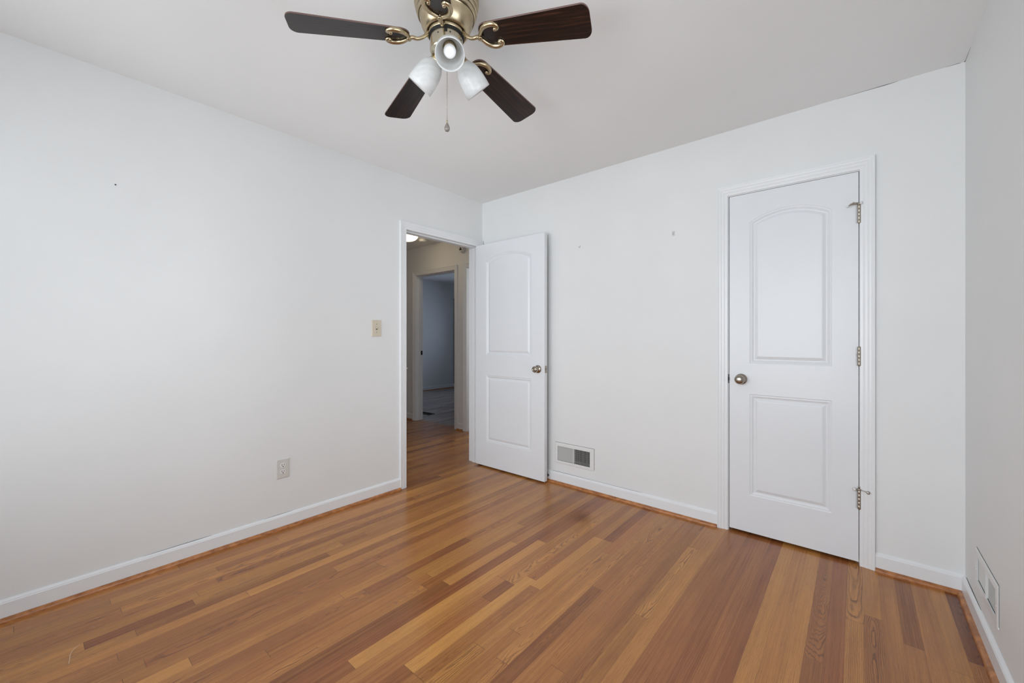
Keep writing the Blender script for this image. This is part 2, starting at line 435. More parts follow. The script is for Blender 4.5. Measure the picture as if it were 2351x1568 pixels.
# closet wall
CX0, CX1, CZ = 2.105, 2.7145, 2.036
VX0, VX1, VZ0, VZ1 = .854, 1.148, .184, .300
bm = bmesh.new(); wall_holes(bm, 'y', 0, WT, 0, XR, 0, H, [(CX0-.012, CX1+.012, -1, CZ+.012), (VX0, VX1, VZ0, VZ1)])
struct('wall_back', bm, M_wall, 'white wall holding the closed closet door', 'wall')
RY0, RY1 = -.560, -.262
bm = bmesh.new(); wall_holes(bm, 'x', XR, XR+WT, YB-WT, WT+.7, 0, H, [(RY0, RY1, .184, .284), WINR])
struct('wall_right', bm, M_wall, 'white wall on the far right edge with a floor-level vent', 'wall')
WIN = [(0.15, 1.25, .50, 2.18), (1.60, 2.70, .50, 2.18)]
bm = bmesh.new(); wall_holes(bm, 'y', YB-WT, YB, 0, XR, 0, H, WIN)
struct('wall_front', bm, M_wall, 'white wall with two windows behind the viewer', 'wall')
bm = bmesh.new(); box(bm, -4.7, XR+WT, YB-WT, 4.75, H, H+.1)
struct('ceiling', bm, M_ceil, 'smooth light grey ceiling carrying the fan', 'ceiling')
# closet interior shell (behind the closet door)
bm = bmesh.new(); box(bm, 1.6, XR+WT, WT+.62, WT+.70, 0, H); box(bm, 1.55, 1.6, WT, WT+.70, 0, H)
struct('wall_closet', bm, M_wall, 'unseen inner walls of the closet', 'wall')

# hall and far rooms
FX0, FX1 = -2.066, -1.250
BX0, BX1 = -1.021, -0.26
bm = bmesh.new(); wall_holes(bm, 'y', YH, YH+WT, -4.0, 0, 0, H, [(FX0-.012, FX1+.012, -1, 2.052), (BX0-.012, BX1+.012, -1, 2.052)])
struct('wall_hall', bm, M_wall, 'dim hall wall with a white cased doorway, seen through the bedroom doorway', 'wall')
bm = bmesh.new(); box(bm, -4.0, -WT, -1.25, -1.13, 0, H); box(bm, -4.12, -4.0, -1.25, YH+WT, 0, H)
struct('wall_hall_end', bm, M_wall, 'unseen hall walls beside the bedroom doorway', 'wall')
bm = bmesh.new(); wall_holes(bm, 'x', -4.68, -4.56, .77, 4.75, 0, H, [])
struct('wall_far_room', bm, M_wall, 'bluish far room wall at the end of the hall view', 'wall')
bm = bmesh.new(); wall_holes(bm, 'y', 4.6, 4.72, -4.56, -1.15, 0, H, [(-3.7, -2.7, .75, 1.95)])
box(bm, -1.15, -1.09, YH+WT, 4.72, 0, H); box(bm, -4.56, -4.0, YH, YH+WT, 0, H)
struct('wall_far_room_side', bm, M_wall, 'unseen side walls of the far room', 'wall')
bm = bmesh.new(); wall_holes(bm, 'y', 2.5, 2.6, -1.09, 0.1, 0, H, [(-.9, -.3, 1.15, 1.95)]); box(bm, 0, .1, YH, 2.5, 0, H)
struct('wall_bath', bm, M_wall, 'unseen walls of the small room right of the hall doorway', 'wall')

# ------------------------------------------------------------------ casings, jambs, baseboards
CAS = [(0, 0), (0, .007), (.003, .0095), (.014, .0105), (.016, .0095), (.018, .0095), (.021, .0118), (.031, .0130), (.033, .0120), (.035, .0120), (.038, .0143), (.046, .0155), (.048, .0145), (.051, .0160), (.0560, .0180), (.0600, .0170), (.0600, 0)]
def casing(bm, a0, a1, zt, put, clip=None, prof=CAS):
    """door casing round an opening a0..a1, head at zt; put(a, depth, z) -> point; clip = max outer offset of the a1 leg"""
    rows = []
    for t, d in prof:
        t1 = min(t, clip) if clip else t
        rows.append([put(a0-t, d, 0), put(a0-t, d, zt+t), put(a1+t1, d, zt+t), put(a1+t1, d, 0)])
    vs = [[bm.verts.new(p) for p in r] for r in rows]
    for i in range(len(vs)-1):
        for k in range(3): bm.faces.new((vs[i][k], vs[i][k+1], vs[i+1][k+1], vs[i+1][k]))
    for k in (0, 3): bm.faces.new([v[k] for v in vs])
    bmesh.ops.remove_doubles(bm, verts=bm.verts, dist=1e-5)

def jamb(bm, a0, a1, zt, put, depth, th=.012, stop=None, sw=.011):
    """lining of the opening: three boards, put(a, d, z) with d<0 going into the wall"""
    def bx(aa, ab, d0, d1, za, zb):
        ps = [put(a, d, z) for a in (aa, ab) for d in (d0, d1) for z in (za, zb)]
        xs = [p[0] for p in ps]; ys = [p[1] for p in ps]; zs = [p[2] for p in ps]
        box(bm, min(xs), max(xs), min(ys), max(ys), min(zs), max(zs))
    bx(a0-th, a0, 0, -depth, 0, zt+th); bx(a1, a1+th, 0, -depth, 0, zt+th); bx(a0, a1, 0, -depth, zt, zt+th)
    if stop:
        s0, s1 = stop
        bx(a0, a0+sw, -s0, -s1, 0, zt); bx(a1-sw, a1, -s0, -s1, 0, zt); bx(a0+sw, a1-sw, -s0, -s1, zt-sw, zt)

# bedroom doorway
pl_ = lambda a, d, z: (d, a, z)
bm = bmesh.new(); casing(bm, DY0-.003, DY1+.003, DZ-.003, pl_, clip=.046)
struct('trim_1', bm, M_trim, 'fluted white casing round the open bedroom doorway', 'door casing', bevel=.0006)
bm = bmesh.new(); jamb(bm, DY0, DY1, DZ, pl_, WT, stop=(.040, .072))
jb1 = struct('trim_2', bm, M_trim, 'white jamb lining inside the open bedroom doorway', 'door jamb')
bm = bmesh.new(); box(bm, -.030, .0035, DY0-.002, DY0+.0016, .900, .958); lathe(bm, [(0, 0), (.012, 0), (.014, .003), (0, .004)], 16, Matrix.Translation((.001, DY0-.004, .929)) @ axis_to((1, 0, 0)))
link('strike_plate', bm, M_nickel, jb1)
pr_ = lambda a, d, z: (d-WT, a, z)   # hall side casing of the same doorway
ph_ = lambda a, d, z: (-WT-d, a, z)
bm = bmesh.new(); casing(bm, DY0, DY1, DZ, ph_)
struct('trim_3', bm, M_trim, 'white casing on the hall side of the bedroom doorway', 'door casing')
# closet
pc_ = lambda a, d, z: (a, -d, z)
bm = bmesh.new(); casing(bm, CX0-.003, CX1+.001, CZ+.004, pc_)
struct('trim_4', bm, M_trim, 'fluted white casing round the closed closet door', 'door casing', bevel=.0006)
bm = bmesh.new(); jamb(bm, CX0, CX1, CZ, pc_, WT, stop=(.040, .070))
jb2 = struct('trim_5', bm, M_trim, 'white jamb behind the closet door edge', 'door jamb')
bm = bmesh.new(); lathe(bm, [(0, 0), (.011, 0), (.011, .002), (0, .003)], 24, Matrix.Translation((CX0-.001, -.0045, .925)) @ axis_to((0, -1, 0)) @ Matrix.Diagonal((.55, 1.0, 1, 1)))
box(bm, CX0-.006, CX0+.0015, -.004, .03, .898, .952)
tag(link('strike_plate', bm, M_steel, jb2), 'dark strike plate lip')
# hall doorways
py_ = lambda a, d, z: (a, YH-d, z)
py2_ = lambda a, d, z: (a, YH-d, z)
bm = bmesh.new(); casing(bm, FX0, FX1, 2.046, py_); struct('trim_6', bm, M_trim, 'white casing of the far doorway across the hall', 'door casing')
bm = bmesh.new(); jamb(bm, FX0, FX1, 2.040, py_, WT, stop=(.040, .075)); jb3 = struct('trim_7', bm, M_trim, 'white jamb of the far doorway across the hall', 'door jamb')
bm = bmesh.new(); box(bm, FX0-.001, FX0+.0025, YH+.085, YH+.113, .925, .985)
tag(link('strike_plate', bm, M_bronze, jb3), 'dark strike plate')
bm = bmesh.new(); casing(bm, BX0, BX1, 2.046, py_); struct('trim_8', bm, M_trim, 'white casing of the doorway at right of the hall', 'door casing')
bm = bmesh.new(); jamb(bm, BX0, BX1, 2.040, py_, WT); struct('trim_9', bm, M_trim, 'bright white jamb of the doorway at right of the hall', 'door jamb')

BBP = [(0, 0), (.013, 0), (.013, .076), (.0105, .080), (.0105, .082), (.003, .090), (0, .090)]
SHP = [(.0, 0), (.0175, 0), (.0172, .006), (.0150, .0115), (.0110, .0155), (.005, .0175), (0, .018)]
def run(bm, prof, p0, p1, nrm, z0=0, off=0, m0=0, m1=0, mi=0):
    """extrude a profile along the wall p0->p1 with outward normal nrm; m0/m1 mitre factors"""
    p0, p1, nrm = Vector((*p0, 0)), Vector((*p1, 0)), Vector((*nrm, 0)); d = (p1-p0).normalized()
    A = [bm.verts.new(p0 + nrm*(off+t) + d*(m0*(off+t)) + Vector((0, 0, z0+z))) for t, z in prof]
    B = [bm.verts.new(p1 + nrm*(off+t) - d*(m1*(off+t)) + Vector((0, 0, z0+z))) for t, z in prof]
    n = len(prof)
    for i in range(n):
        j = (i+1) % n; f = bm.faces.new((A[i], A[j], B[j], B[i])); f.material_index = mi
    bm.faces.new(A); bm.faces.new(B)

def baseboard(name, segs, label, shoe=True):
    bm = bmesh.new()
    for p0, p1, n, m0, m1, t in segs: run(bm, BBP, p0, p1, n, m0=m0, m1=m1)
    o = struct(name, bm, M_trim, label, 'baseboard')
    if shoe:
        bm = bmesh.new()
        for p0, p1, n, m0, m1, t in segs: run(bm, SHP, (p0[0], p0[1]), (p1[0], p1[1]), n, off=.013, m0=m0, m1=m1)
        tag(link('shoe_molding', bm, M_shoe, o, smooth=False), 'stained oak shoe molding')
    return o
EO = DY0-.063
baseboard('baseboard_left', [((0, YB), (0, EO), (1, 0), 1, 0, 0)], 'white baseboard with oak shoe along the long left wall')
baseboard('baseboard_back', [((0, 0), (CX0-.063, 0), (0, -1), 1, 0, 0), ((CX1+.061, 0), (XR, 0), (0, -1), 0, 1, 0)], 'white baseboard with oak shoe on both sides of the closet door')
baseboard('baseboard_right', [((XR, 0), (XR, YB), (-1, 0), 1, 1, 0)], 'white baseboard with oak shoe under the right-hand vent')
baseboard('baseboard_front', [((XR, YB), (0, YB), (0, 1), 1, 1, 0)], 'baseboard behind the viewer')
baseboard('baseboard_hall', [((-4.0, YH), (FX0-.06, YH), (0, -1), 0, 0, 0), ((FX1+.06, YH), (BX0-.06, YH), (0, -1), 0, 0, 0)], 'short white baseboard pieces beside the far doorway')
baseboard('baseboard_far_room', [((-4.56, 4.6), (-4.56, YH), (1, 0), 0, 0, 0)], 'bluish white baseboard of the far room')

# narrow dark strip on the far room wall, right of the visible wall
bm = bmesh.new(); box(bm, -4.56, -4.535, 3.70, 3.78, .09, 2.10)
struct('trim_10', bm, M_stripdark, 'narrow dark upright strip on the bluish far room wall', 'trim', bevel=.004)

# thin open cracks where old caulk has shrunk
def crack(name, pts, wdt, parent, label):
    bm = bmesh.new()
    tube(bm, pts, [w_ for w_ in wdt], seg=6, sub=4)
    return tag(link(name, bm, M_crack, parent), label)
ceil = bpy.data.objects['ceiling']
crack('crack', [(2.62, 0, H), (2.74, -.0003, H), (2.81, -.0006, H), (2.86, -.0003, H)], [.0003, .0010, .0019, .0004], ceil, 'thin dark crack where ceiling meets wall')
crack('crack', [(3.02, 0, H), (3.06, -.0006, H), (3.083, -.001, H), (XR, -.05, H), (XR, -.12, H)], [.0004, .0012, .0020, .0012, .0004], ceil, 'thin dark crack in the ceiling corner')
bbl = bpy.data.objects['baseboard_left']
crack('crack', [(.0006, -2.40, .0905), (.001, -2.32, .0905), (.001, -2.20, .0908), (.0005, -2.12, .091)], [.0003, .0008, .0014, .0003], bbl, 'thin caulk gap above baseboard')
crack('crack', [(.0006, -1.86, .0905), (.001, -1.78, .0908), (.0005, -1.70, .091)], [.0003, .0009, .0003], bbl, 'thin caulk gap above baseboard')
bbr = bpy.data.objects['baseboard_right']
crack('crack', [(XR-.001, -.03, .0905), (XR-.0015, -.16, .0908), (XR-.001, -.32, .0905)], [.0008, .0014, .0004], bbr, 'thin caulk gap above baseboard')
bbb = bpy.data.objects['baseboard_back']
crack('crack', [(.80, -.001, .0905), (.95, -.0012, .0908), (1.2, -.001, .0905), (1.45, -.0012, .0905), (1.56, -.001, .0905)], [.0010, .0012, .0004, .0009, .0003], bbb, 'thin caulk gap above baseboard')

# ------------------------------------------------------------------ two-panel arch-top doors (local: x 0..w along the door, y 0 = seen face, +y into the slab)
def door_mesh(w_, h_, pin, z_up=(1.005, 1.845), z_lo=(.220, .822), thick=.035, faces=(0, 1)):
    bm = bmesh.new()
    ca = w_/2; a = w_/2 - pin
    rise = .056 * (a/.193) ** .35
    R = a*a/(2*rise) + rise/2
    def loop(o, z0, z1, arch, n=18):
        pts = [(ca-a+o, z0+o), (ca+a-o, z0+o)]
        if arch:
            Rr = R-o; zc = z1+rise-R; aa = a-o; th = math.asin(aa/Rr)
            for k in range(n+1):
                t = th - 2*th*k/n; pts.append((ca+Rr*sin(t), zc+Rr*cos(t)))
        else: pts += [(ca+a-o, z1-o), (ca-a+o, z1-o)]
        return pts
    PR = [(0, 0), (.003, .0022), (.006, .0030), (.010, .0024), (.0145, .0048), (.021, .0082), (.025, .0086), (.031, .0066), (.038, .0032), (.043, .0018)]
    for fc in faces:
        fy = (lambda d: d) if fc == 0 else (lambda d: thick-d)
        V = lambda x, z, d=0.0: bm.verts.new((x, fy(d), z))
        for z0, z1, arch in ((z_lo[0], z_lo[1], False), (z_up[0], z_up[1], True)):
            loops = [[V(x, z, d) for x, z in loop(o, z0, z1, arch)] for o, d in PR]
            n = len(loops[0])
            for A, B in zip(loops, loops[1:]):
                for k in range(n): bm.faces.new((A[k], A[(k+1) % n], B[(k+1) % n], B[k]))
            bm.faces.new(loops[-1])
        def q(x0, x1, za, zb): bm.faces.new((V(x0, za), V(x1, za), V(x1, zb), V(x0, zb)))
        q(0, ca-a, 0, h_); q(ca+a, w_, 0, h_); q(ca-a, ca+a, 0, z_lo[0]); q(ca-a, ca+a, z_lo[1], z_up[0])
        top = loop(0, z_up[0], z_up[1], True)[2:]
        for p, r in zip(top, top[1:]): bm.faces.new((V(*p), V(*r), V(r[0], h_), V(p[0], h_)))
    # edges
    for x in (0, w_):
        bm.faces.new([bm.verts.new(p) for p in ((x, 0, 0), (x, thick, 0), (x, thick, h_), (x, 0, h_))])
    for z in (0, h_):
        bm.faces.new([bm.verts.new(p) for p in ((0, 0, z), (w_, 0, z), (w_, thick, z), (0, thick, z))])
    bmesh.ops.remove_doubles(bm, verts=bm.verts, dist=1e-5)
    return bm

def knob_mesh(kind):
    bm = bmesh.new()
    if kind == 'ball':
        lathe(bm, [(0, 0), (.0325, 0), (.0325, .003), (.029, .008), (.016, .011), (.0125, .016), (.0125, .024), (.017, .027), (.0245, .033), (.0275, .041), (.0270, .049), (.0235, .056), (.016, .061), (.007, .0625), (0, .063)], 40)
    else:
        lathe(bm, [(0, 0), (.0325, 0), (.0325, .004), (.030, .008), (.021, .012), (.0155, .015), (.0150, .022), (.019, .025), (.0245, .030), (.0262, .038), (.0255, .048), (.022, .056), (.016, .059), (.0135, .0592), (.0125, .0575), (.0075, .0575), (.0065, .0605), (0, .061)], 40)
    return bm

def hinge(parent, loc, hgt=.095, r=.0078, stop=None):
    bm = bmesh.new()
    n = 5; seg_h = hgt/n
    prof = [(0, -.003), (r*.75, -.002)]
    for k in range(n):
        z0 = k*seg_h; prof += [(r, z0+.0006), (r, z0+seg_h-.0006), (r*.94, z0+seg_h)]
    prof += [(r*.9, hgt+.001), (r*.9, hgt+.003), (0, hgt+.005)]
    lathe(bm, prof, 20)
    box(bm, -.0135, -.001, .0065, .0085, 0, hgt); box(bm, .001, .0035, .0060, .0085, 0, hgt)
    o = link('hinge', bm, M_hinge, parent); o.location = loc
    if stop:
        bm = bmesh.new()
        if stop == 'upper':
            lathe(bm, [(.0045, -.003), (.0100, -.003), (.0100, .004), (.0045, .004)], 20, Matrix.Translation((0, 0, hgt+.002)))
            tube(bm, [(-.006, -.004, hgt+.002), (-.020, -.010, hgt+.001), (-.034, -.014, hgt), (-.044, -.018, hgt-.003)], [.0028, .0024, .0024, .0024])
            tube(bm, [(-.002, -.006, hgt+.006), (-.016, -.012, hgt+.007), (-.030, -.016, hgt+.004), (-.036, -.018, hgt+.002)], [.0026, .0026, .0028, .0032])
            tube(bm, [(-.018, -.012, hgt+.006), (-.022, -.014, hgt+.012), (-.028, -.015, hgt+.006)], [.0014, .0014, .0014])
            s = link('hinge_stop', bm, M_hinge, o)
            bm = bmesh.new(); lathe(bm, [(0, 0), (.007, 0), (.0075, .009), (0, .010)], 18, Matrix.Translation((.004, -.007, hgt+.004)) @ axis_to((1, -.5, .1)))
            sph(bm, (-.047, -.019, hgt-.006), .0065, 14)
            tag(link('bumper', bm, M_rubber, o), 'white rubber bumper')
        else:
            lathe(bm, [(.0045, 0), (.0095, 0), (.0095, .009), (.0045, .009)], 20, Matrix.Translation((0, 0, hgt+.001)))
            lathe(bm, [(0, 0), (.0045, 0), (.0045, .007), (.006, .009), (.004, .013), (0, .014)], 16, Matrix.Translation((0, 0, hgt+.009)))
            tube(bm, [(-.004, -.005, hgt+.004), (-.014, -.010, hgt+.005)], [.0026, .0026]); tube(bm, [(.006, -.005, hgt+.005), (.020, -.010, hgt+.003), (.030, -.014, hgt+.002)], [.0024, .0022, .0022])
            lathe(bm, [(.0035, -.002), (.0075, -.002), (.0075, .003), (.0035, .003)], 18, Matrix.Translation((.034, -.016, hgt+.001)) @ axis_to((.3, -1, 0)))
            s = link('hinge_stop', bm, M_hinge, o)
            bm = bmesh.new(); lathe(bm, [(0, 0), (.0078, 0), (.0082, .010), (0, .010)], 18, Matrix.Translation((-.015, -.010, hgt+.0045)) @ axis_to((-1, -.35, .1)))
            lathe(bm, [(0, 0), (.0035, 0), (.0035, .001), (0, .001)], 14, Matrix.Translation((.034, -.0185, hgt+.001)) @ axis_to((.3, -1, 0)))
            tag(link('bumper', bm, M_rubber, o), 'white rubber bumper')
    return o

# closet door: door_2
DW2 = .603
bm = door_mesh(DW2, 2.0165, .1085)
d2 = struct('door_2', bm, M_door, 'closed white two-panel closet door with arched upper panel', 'door')
d2.location = (2.1085, .0005, .0170)
k2 = link('door_knob', knob_mesh('ball'), M_nickel, d2, smooth=True); k2.rotation_euler = (radians(90), 0, 0); k2.location = (.064, 0, .909)
hz = .0170
hinge(d2, (DW2+.0025, -.0065, 1.767-hz), stop='upper'); hinge(d2, (DW2+.0025, -.0065, 1.031-hz)); hinge(d2, (DW2+.0025, -.0065, .293-hz), stop='lower')

# bedroom door: door_1, swung open against the closet wall
DW1 = .776
bm = door_mesh(DW1, 2.008, .130)
d1 = struct('door_1', bm, M_door, 'open white two-panel arch-top door swung back to the closet wall', 'door')
d1.location = (.010, -.095, .0135); d1.rotation_euler = (0, 0, radians(.3))
k1 = link('door_knob', knob_mesh('key'), M_nickel, d1, smooth=True); k1.rotation_euler = (radians(90), 0, 0); k1.location = (.712, 0, .905)
k1b = link('door_knob', (lambda b: (lathe(b, [(0, 0), (.031, 0), (.031, .003), (.016, .008), (.013, .012), (.019, .020), (.022, .030), (.016, .038), (0, .040)], 28), b)[1])(bmesh.new()), M_nickel, d1, smooth=True)
k1b.rotation_euler = (radians(-90), 0, 0); k1b.location = (.712, .035, .905)
bm = bmesh.new(); box(bm, DW1-.001, DW1+.0012, .006, .029, .876, .934)
bmesh.ops.bevel(bm, geom=[e for e in bm.edges], offset=.0005, segments=1)
lp = link('latch_plate', bm, M_nickel, d1)
bm = bmesh.new()   # wedge-shaped latch bolt
vs = [bm.verts.new(p) for p in ((DW1+.001, .011, .897), (DW1+.001, .024, .897), (DW1+.001, .024, .913), (DW1+.001, .011, .913), (DW1+.012, .011, .897), (DW1+.012, .011, .913), (DW1+.010, .016, .897), (DW1+.010, .016, .913))]
for f in ((0, 1, 2, 3), (0, 4, 6, 1), (3, 2, 7, 5), (0, 3, 5, 4), (4, 5, 7, 6), (6, 7, 2, 1)): bm.faces.new([vs[i] for i in f])
link('latch_bolt', bm, M_nickel, lp)
for z in (.22, 1.00, 1.78):
    bm = bmesh.new(); lathe(bm, [(0, 0), (.0065, .001), (.0065, .094), (0, .095)], 16); box(bm, -.001, .010, -.003, -.001, 0, .095)
    hh = link('hinge', bm, M_hinge, d1); hh.location = (-.006, .037, z)

# ------------------------------------------------------------------ windows behind the viewer and in the far rooms
def window(name, x0, x1, z0, z1, yin, sgn, label, swap=False):
    """sgn = +1 when the room is on the +y side of the wall"""
    bm = bmesh.new(); f = .035
    if swap: bx = lambda b_, a0, a1, c0, c1, *z: box(b_, c0, c1, a0, a1, *z)
    else: bx = box
    m0, m1 = sorted((yin - sgn*.05, yin - sgn*.09))
    for a, b, c, d in ((x0, x0+f, z0, z1), (x1-f, x1, z0, z1), (x0, x1, z0, z0+f), (x0, x1, z1-f, z1), (x0, x1, (z0+z1)/2-.02, (z0+z1)/2+.02)):
        bx(bm, a, b, m0, m1, c, d)
    o = struct(name, bm, M_trim, label, 'window')
    bm = bmesh.new(); p0, p1 = sorted((yin, yin + sgn*.016))
    for a, b, c, d in ((x0-.06, x0, z0-.06, z1+.06), (x1, x1+.06, z0-.06, z1+.06), (x0, x1, z1, z1+.06), (x0, x1, z0-.06, z0)): bx(bm, a, b, p0, p1, c, d)
    link('window_casing', bm, M_trim, o)
    for za, zb in ((z0+f, (z0+z1)/2-.02), ((z0+z1)/2+.02, z1-f)):
        bm = bmesh.new(); ym = yin - sgn*.07; bx(bm, x0+f, x1-f, ym-.002, ym+.002, za, zb)
        link('window_pane', bm, M_pane, o)
window('window_1', *WIN[0], YB, 1, 'window behind the viewer nearer the left wall')
window('window_2', *WIN[1], YB, 1, 'window behind the viewer nearer the right wall')
window('window_added', *WINR, XR, -1, 'added unseen window in the right wall, outside the picture', swap=True)
window('window_3', -3.7, -2.7, .75, 1.95, 4.6, -1, 'window of the far room')
window('window_4', -.9, -.3, 1.15, 1.95, 2.5, -1, 'window of the small room right of the hall')

# ------------------------------------------------------------------ wall vents
def vent(name, loc, rz, W_, Hh, gl, gr, gb, gt, label, dirt=False):
    """local x along the wall (seen left to right), +y out of the wall, z up from plate bottom"""
    e = empty(name, loc, label, 'air vent', 'white wall registers near the floor'); e.rotation_euler = (0, 0, rz)
    bm = bmesh.new(); t = .005
    # plate as four sloped rails
    O = [(0, 0), (W_, 0), (W_, Hh), (0, Hh)]; I1 = [(.006, .006), (W_-.006, .006), (W_-.006, Hh-.006), (.006, Hh-.006)]
    I2 = [(gl, gb), (gr, gb), (gr, gt), (gl, gt)]
    rows = [[(x, 0, z) for x, z in O], [(x, .003, z) for x, z in O], [(x, t, z) for x, z in I1], [(x, t, z) for x, z in I2], [(x, -.02, z) for x, z in I2]]
    V = [[bm.verts.new(p) for p in r] for r in rows]
    for A, B in zip(V, V[1:]):
        for k in range(4): bm.faces.new((A[k], A[(k+1) % 4], B[(k+1) % 4], B[k]))
    mid = (gl+gr)/2
    box(bm, mid-.0022, mid+.0022, -.018, t-.0005, gb, gt)
    for x in (gl*.45, W_-gl*.45): lathe(bm, [(0, 0), (.0035, 0), (.003, .0012), (0, .0018)], 14, Matrix.Translation((x, t, Hh/2)) @ axis_to((0, 1, 0)))
    link('vent_frame', bm, M_ventw, e)
    bm = bmesh.new(); n = 17; th = .0009
    for side in (0, 1):
        a0, a1 = (gl, mid-.0022) if side == 0 else (mid+.0022, gr)
        ang = radians(-38) if side == 0 else radians(38)
        for k in range(n):
            x = a0 + (k+.5)*(a1-a0)/n
            c, s = cos(ang), sin(ang)
            # a fin .013 deep turned by ang about z
            pts = []
            for u, v in ((-th/2, -.0065), (th/2, -.0065), (th/2, .0065), (-th/2, .0065)):
                pts.append((x + u*c + v*s, -.0068 - u*s + v*c))
            lo = [bm.verts.new((p[0], p[1], gb)) for p in pts]; hi = [bm.verts.new((p[0], p[1], gt)) for p in pts]
            for i in range(4): bm.faces.new((lo[i], lo[(i+1) % 4], hi[(i+1) % 4], hi[i]))
            bm.faces.new(lo); bm.faces.new(hi)
    tag(link('vent_fins', bm, M_slat, e), 'thin upright vent fins')
    bm = bmesh.new()
    for q_ in (.10, .24, .38, .52, .66, .80, .92): box(bm, gl, gr, -.024, -.022, gb+(gt-gb)*q_, gb+(gt-gb)*q_+.0035)
    link('damper_blade', bm, M_damper, e)
    bm = bmesh.new()
    box(bm, gl-.004, gr+.004, -.075, -.07, gb-.004, gt+.004)
    tag(link('duct_back', bm, M_dark, e), 'dark duct behind the fins')
    bm = bmesh.new(); box(bm, W_-gl*.80, W_-gl*.30, t, t+.003, Hh*.44, Hh*.47)
    link('lever', bm, M_ventw, e)
    bm = bmesh.new(); box(bm, -.0016, W_+.0004, .0001, .0009, Hh, Hh+.0022); box(bm, -.0022, 0, .0001, .0009, Hh*.05, Hh+.0022)
    tag(link('caulk_gap', bm, M_crack, e), 'thin dark gap along the plate edge')
    return e
# closet wall faces -y : local x must run +x, local +y -> -y  (mirror-free: rotate 180 and run x backwards)
def vent_back(name, x0, x1, z0, z1, gx0, gx1, gz0, gz1, label):
    return vent(name, (x1, 0, z0), pi, x1-x0, z1-z0, x1-gx1, x1-gx0, gz0-z0, gz1-z0, label)
vent_back('wall_vent', .829, 1.182, .161, .328, VX0, VX1, VZ0, VZ1, 'white wall vent above the baseboard, between the open door and the closet')
# right wall faces -x: rot such that +y -> -x (rz = +90deg) ; local x -> +y
vent('wall_vent', (XR, -.585, .157), pi/2, .347, .153, .025, .323, .027, .127, 'white wall vent on the right-hand wall at the picture edge')

# ------------------------------------------------------------------ outlet and switch on the left wall (local +x out of wall)
def plate(bm, w_, h_, t=.005, e=.004):
    rows = [[(0, -w_/2, -h_/2), (0, w_/2, -h_/2), (0, w_/2, h_/2), (0, -w_/2, h_/2)]]
    rows.append([(t*.5, y, z) for _, y, z in rows[0]])
    rows.append([(t, y*(1-2*e/w_), z*(1-2*e/h_)) for _, y, z in rows[0]])
    V = [[bm.verts.new(p) for p in r] for r in rows]
    for A, B in zip(V, V[1:]):
        for k in range(4): bm.faces.new((A[k], A[(k+1) % 4], B[(k+1) % 4], B[k]))
    bm.faces.new(V[0]); bm.faces.new(V[-1])
e = empty('wall_outlet', (0, -1.757, .369), 'off-white duplex power outlet low on the long left wall', 'outlet')
bm = bmesh.new(); plate(bm, .074, .119)
link('cover_plate', bm, M_outlet, e)
for s in (-1, 1):
    bm = bmesh.new(); n = 28; r = .0172
    ring = []
    for k in range(n):
        a = 2*pi*k/n; y = r*cos(a); z = max(-.0135, min(.0135, r*sin(a))); ring.append((y, z))
    A = [bm.verts.new((.0048, y, s*.0195+z)) for y, z in ring]; B = [bm.verts.new((.0068, y*.96, s*.0195+z*.96)) for y, z in ring]
    for k in range(n): bm.faces.new((A[k], A[(k+1) % n], B[(k+1) % n], B[k]))
    bm.faces.new(B)
    so = link('socket', bm, M_plaster, e)
    bm = bmesh.new(); zc = s*.0195
    box(bm, .0066, .0070, -.0074, -.0048, zc-.001, zc+.0085); box(bm, .0066, .0070, .0048, .0070, zc, zc+.0078)
    lathe(bm, [(0, 0), (.0030, 0), (.0030, .0004), (0, .0004)], 14, Matrix.Translation((.0066, 0, zc-.0070)) @ axis_to((1, 0, 0)))
    tag(link('slots', bm, M_black, so), 'dark plug slots')
bm = bmesh.new(); lathe(bm, [(0, 0), (.003, 0), (.0025, .001), (0, .0012)], 14, Matrix.Translation((.005, 0, 0)) @ axis_to((1, 0, 0))); link('screw', bm, M_slat, e)

e = empty('light_switch', (0, -1.115, 1.244), 'ivory toggle light switch beside the bedroom doorway', 'light switch')
bm = bmesh.new(); plate(bm, .077, .121); link('cover_plate', bm, M_ivory, e)
bm = bmesh.new(); box(bm, .0045, .0056, -.0058, .0058, -.0125, .0125); tag(link('switch_slot', bm, mat('slot_shadow', L(120, 108, 90), .6), e), 'darker toggle slot')
bm = bmesh.new()
vs = box(bm, .004, .014, -.0045, .0045, -.004, .004)
for v in vs[4:]: v.co.z += .004
for v in vs:
    if v.co.x > .01: v.co.z += .005; v.co.y *= .8
link('toggle', bm, M_ivory, e)
for z in (-.030, .030):
    bm = bmesh.new(); lathe(bm, [(0, 0), (.0032, 0), (.0028, .0010), (0, .0013)], 14, Matrix.Translation((.005, 0, z)) @ axis_to((1, 0, 0)))
    link('screw', bm, mat('switch_screw', L(130, 118, 98), .5), e)

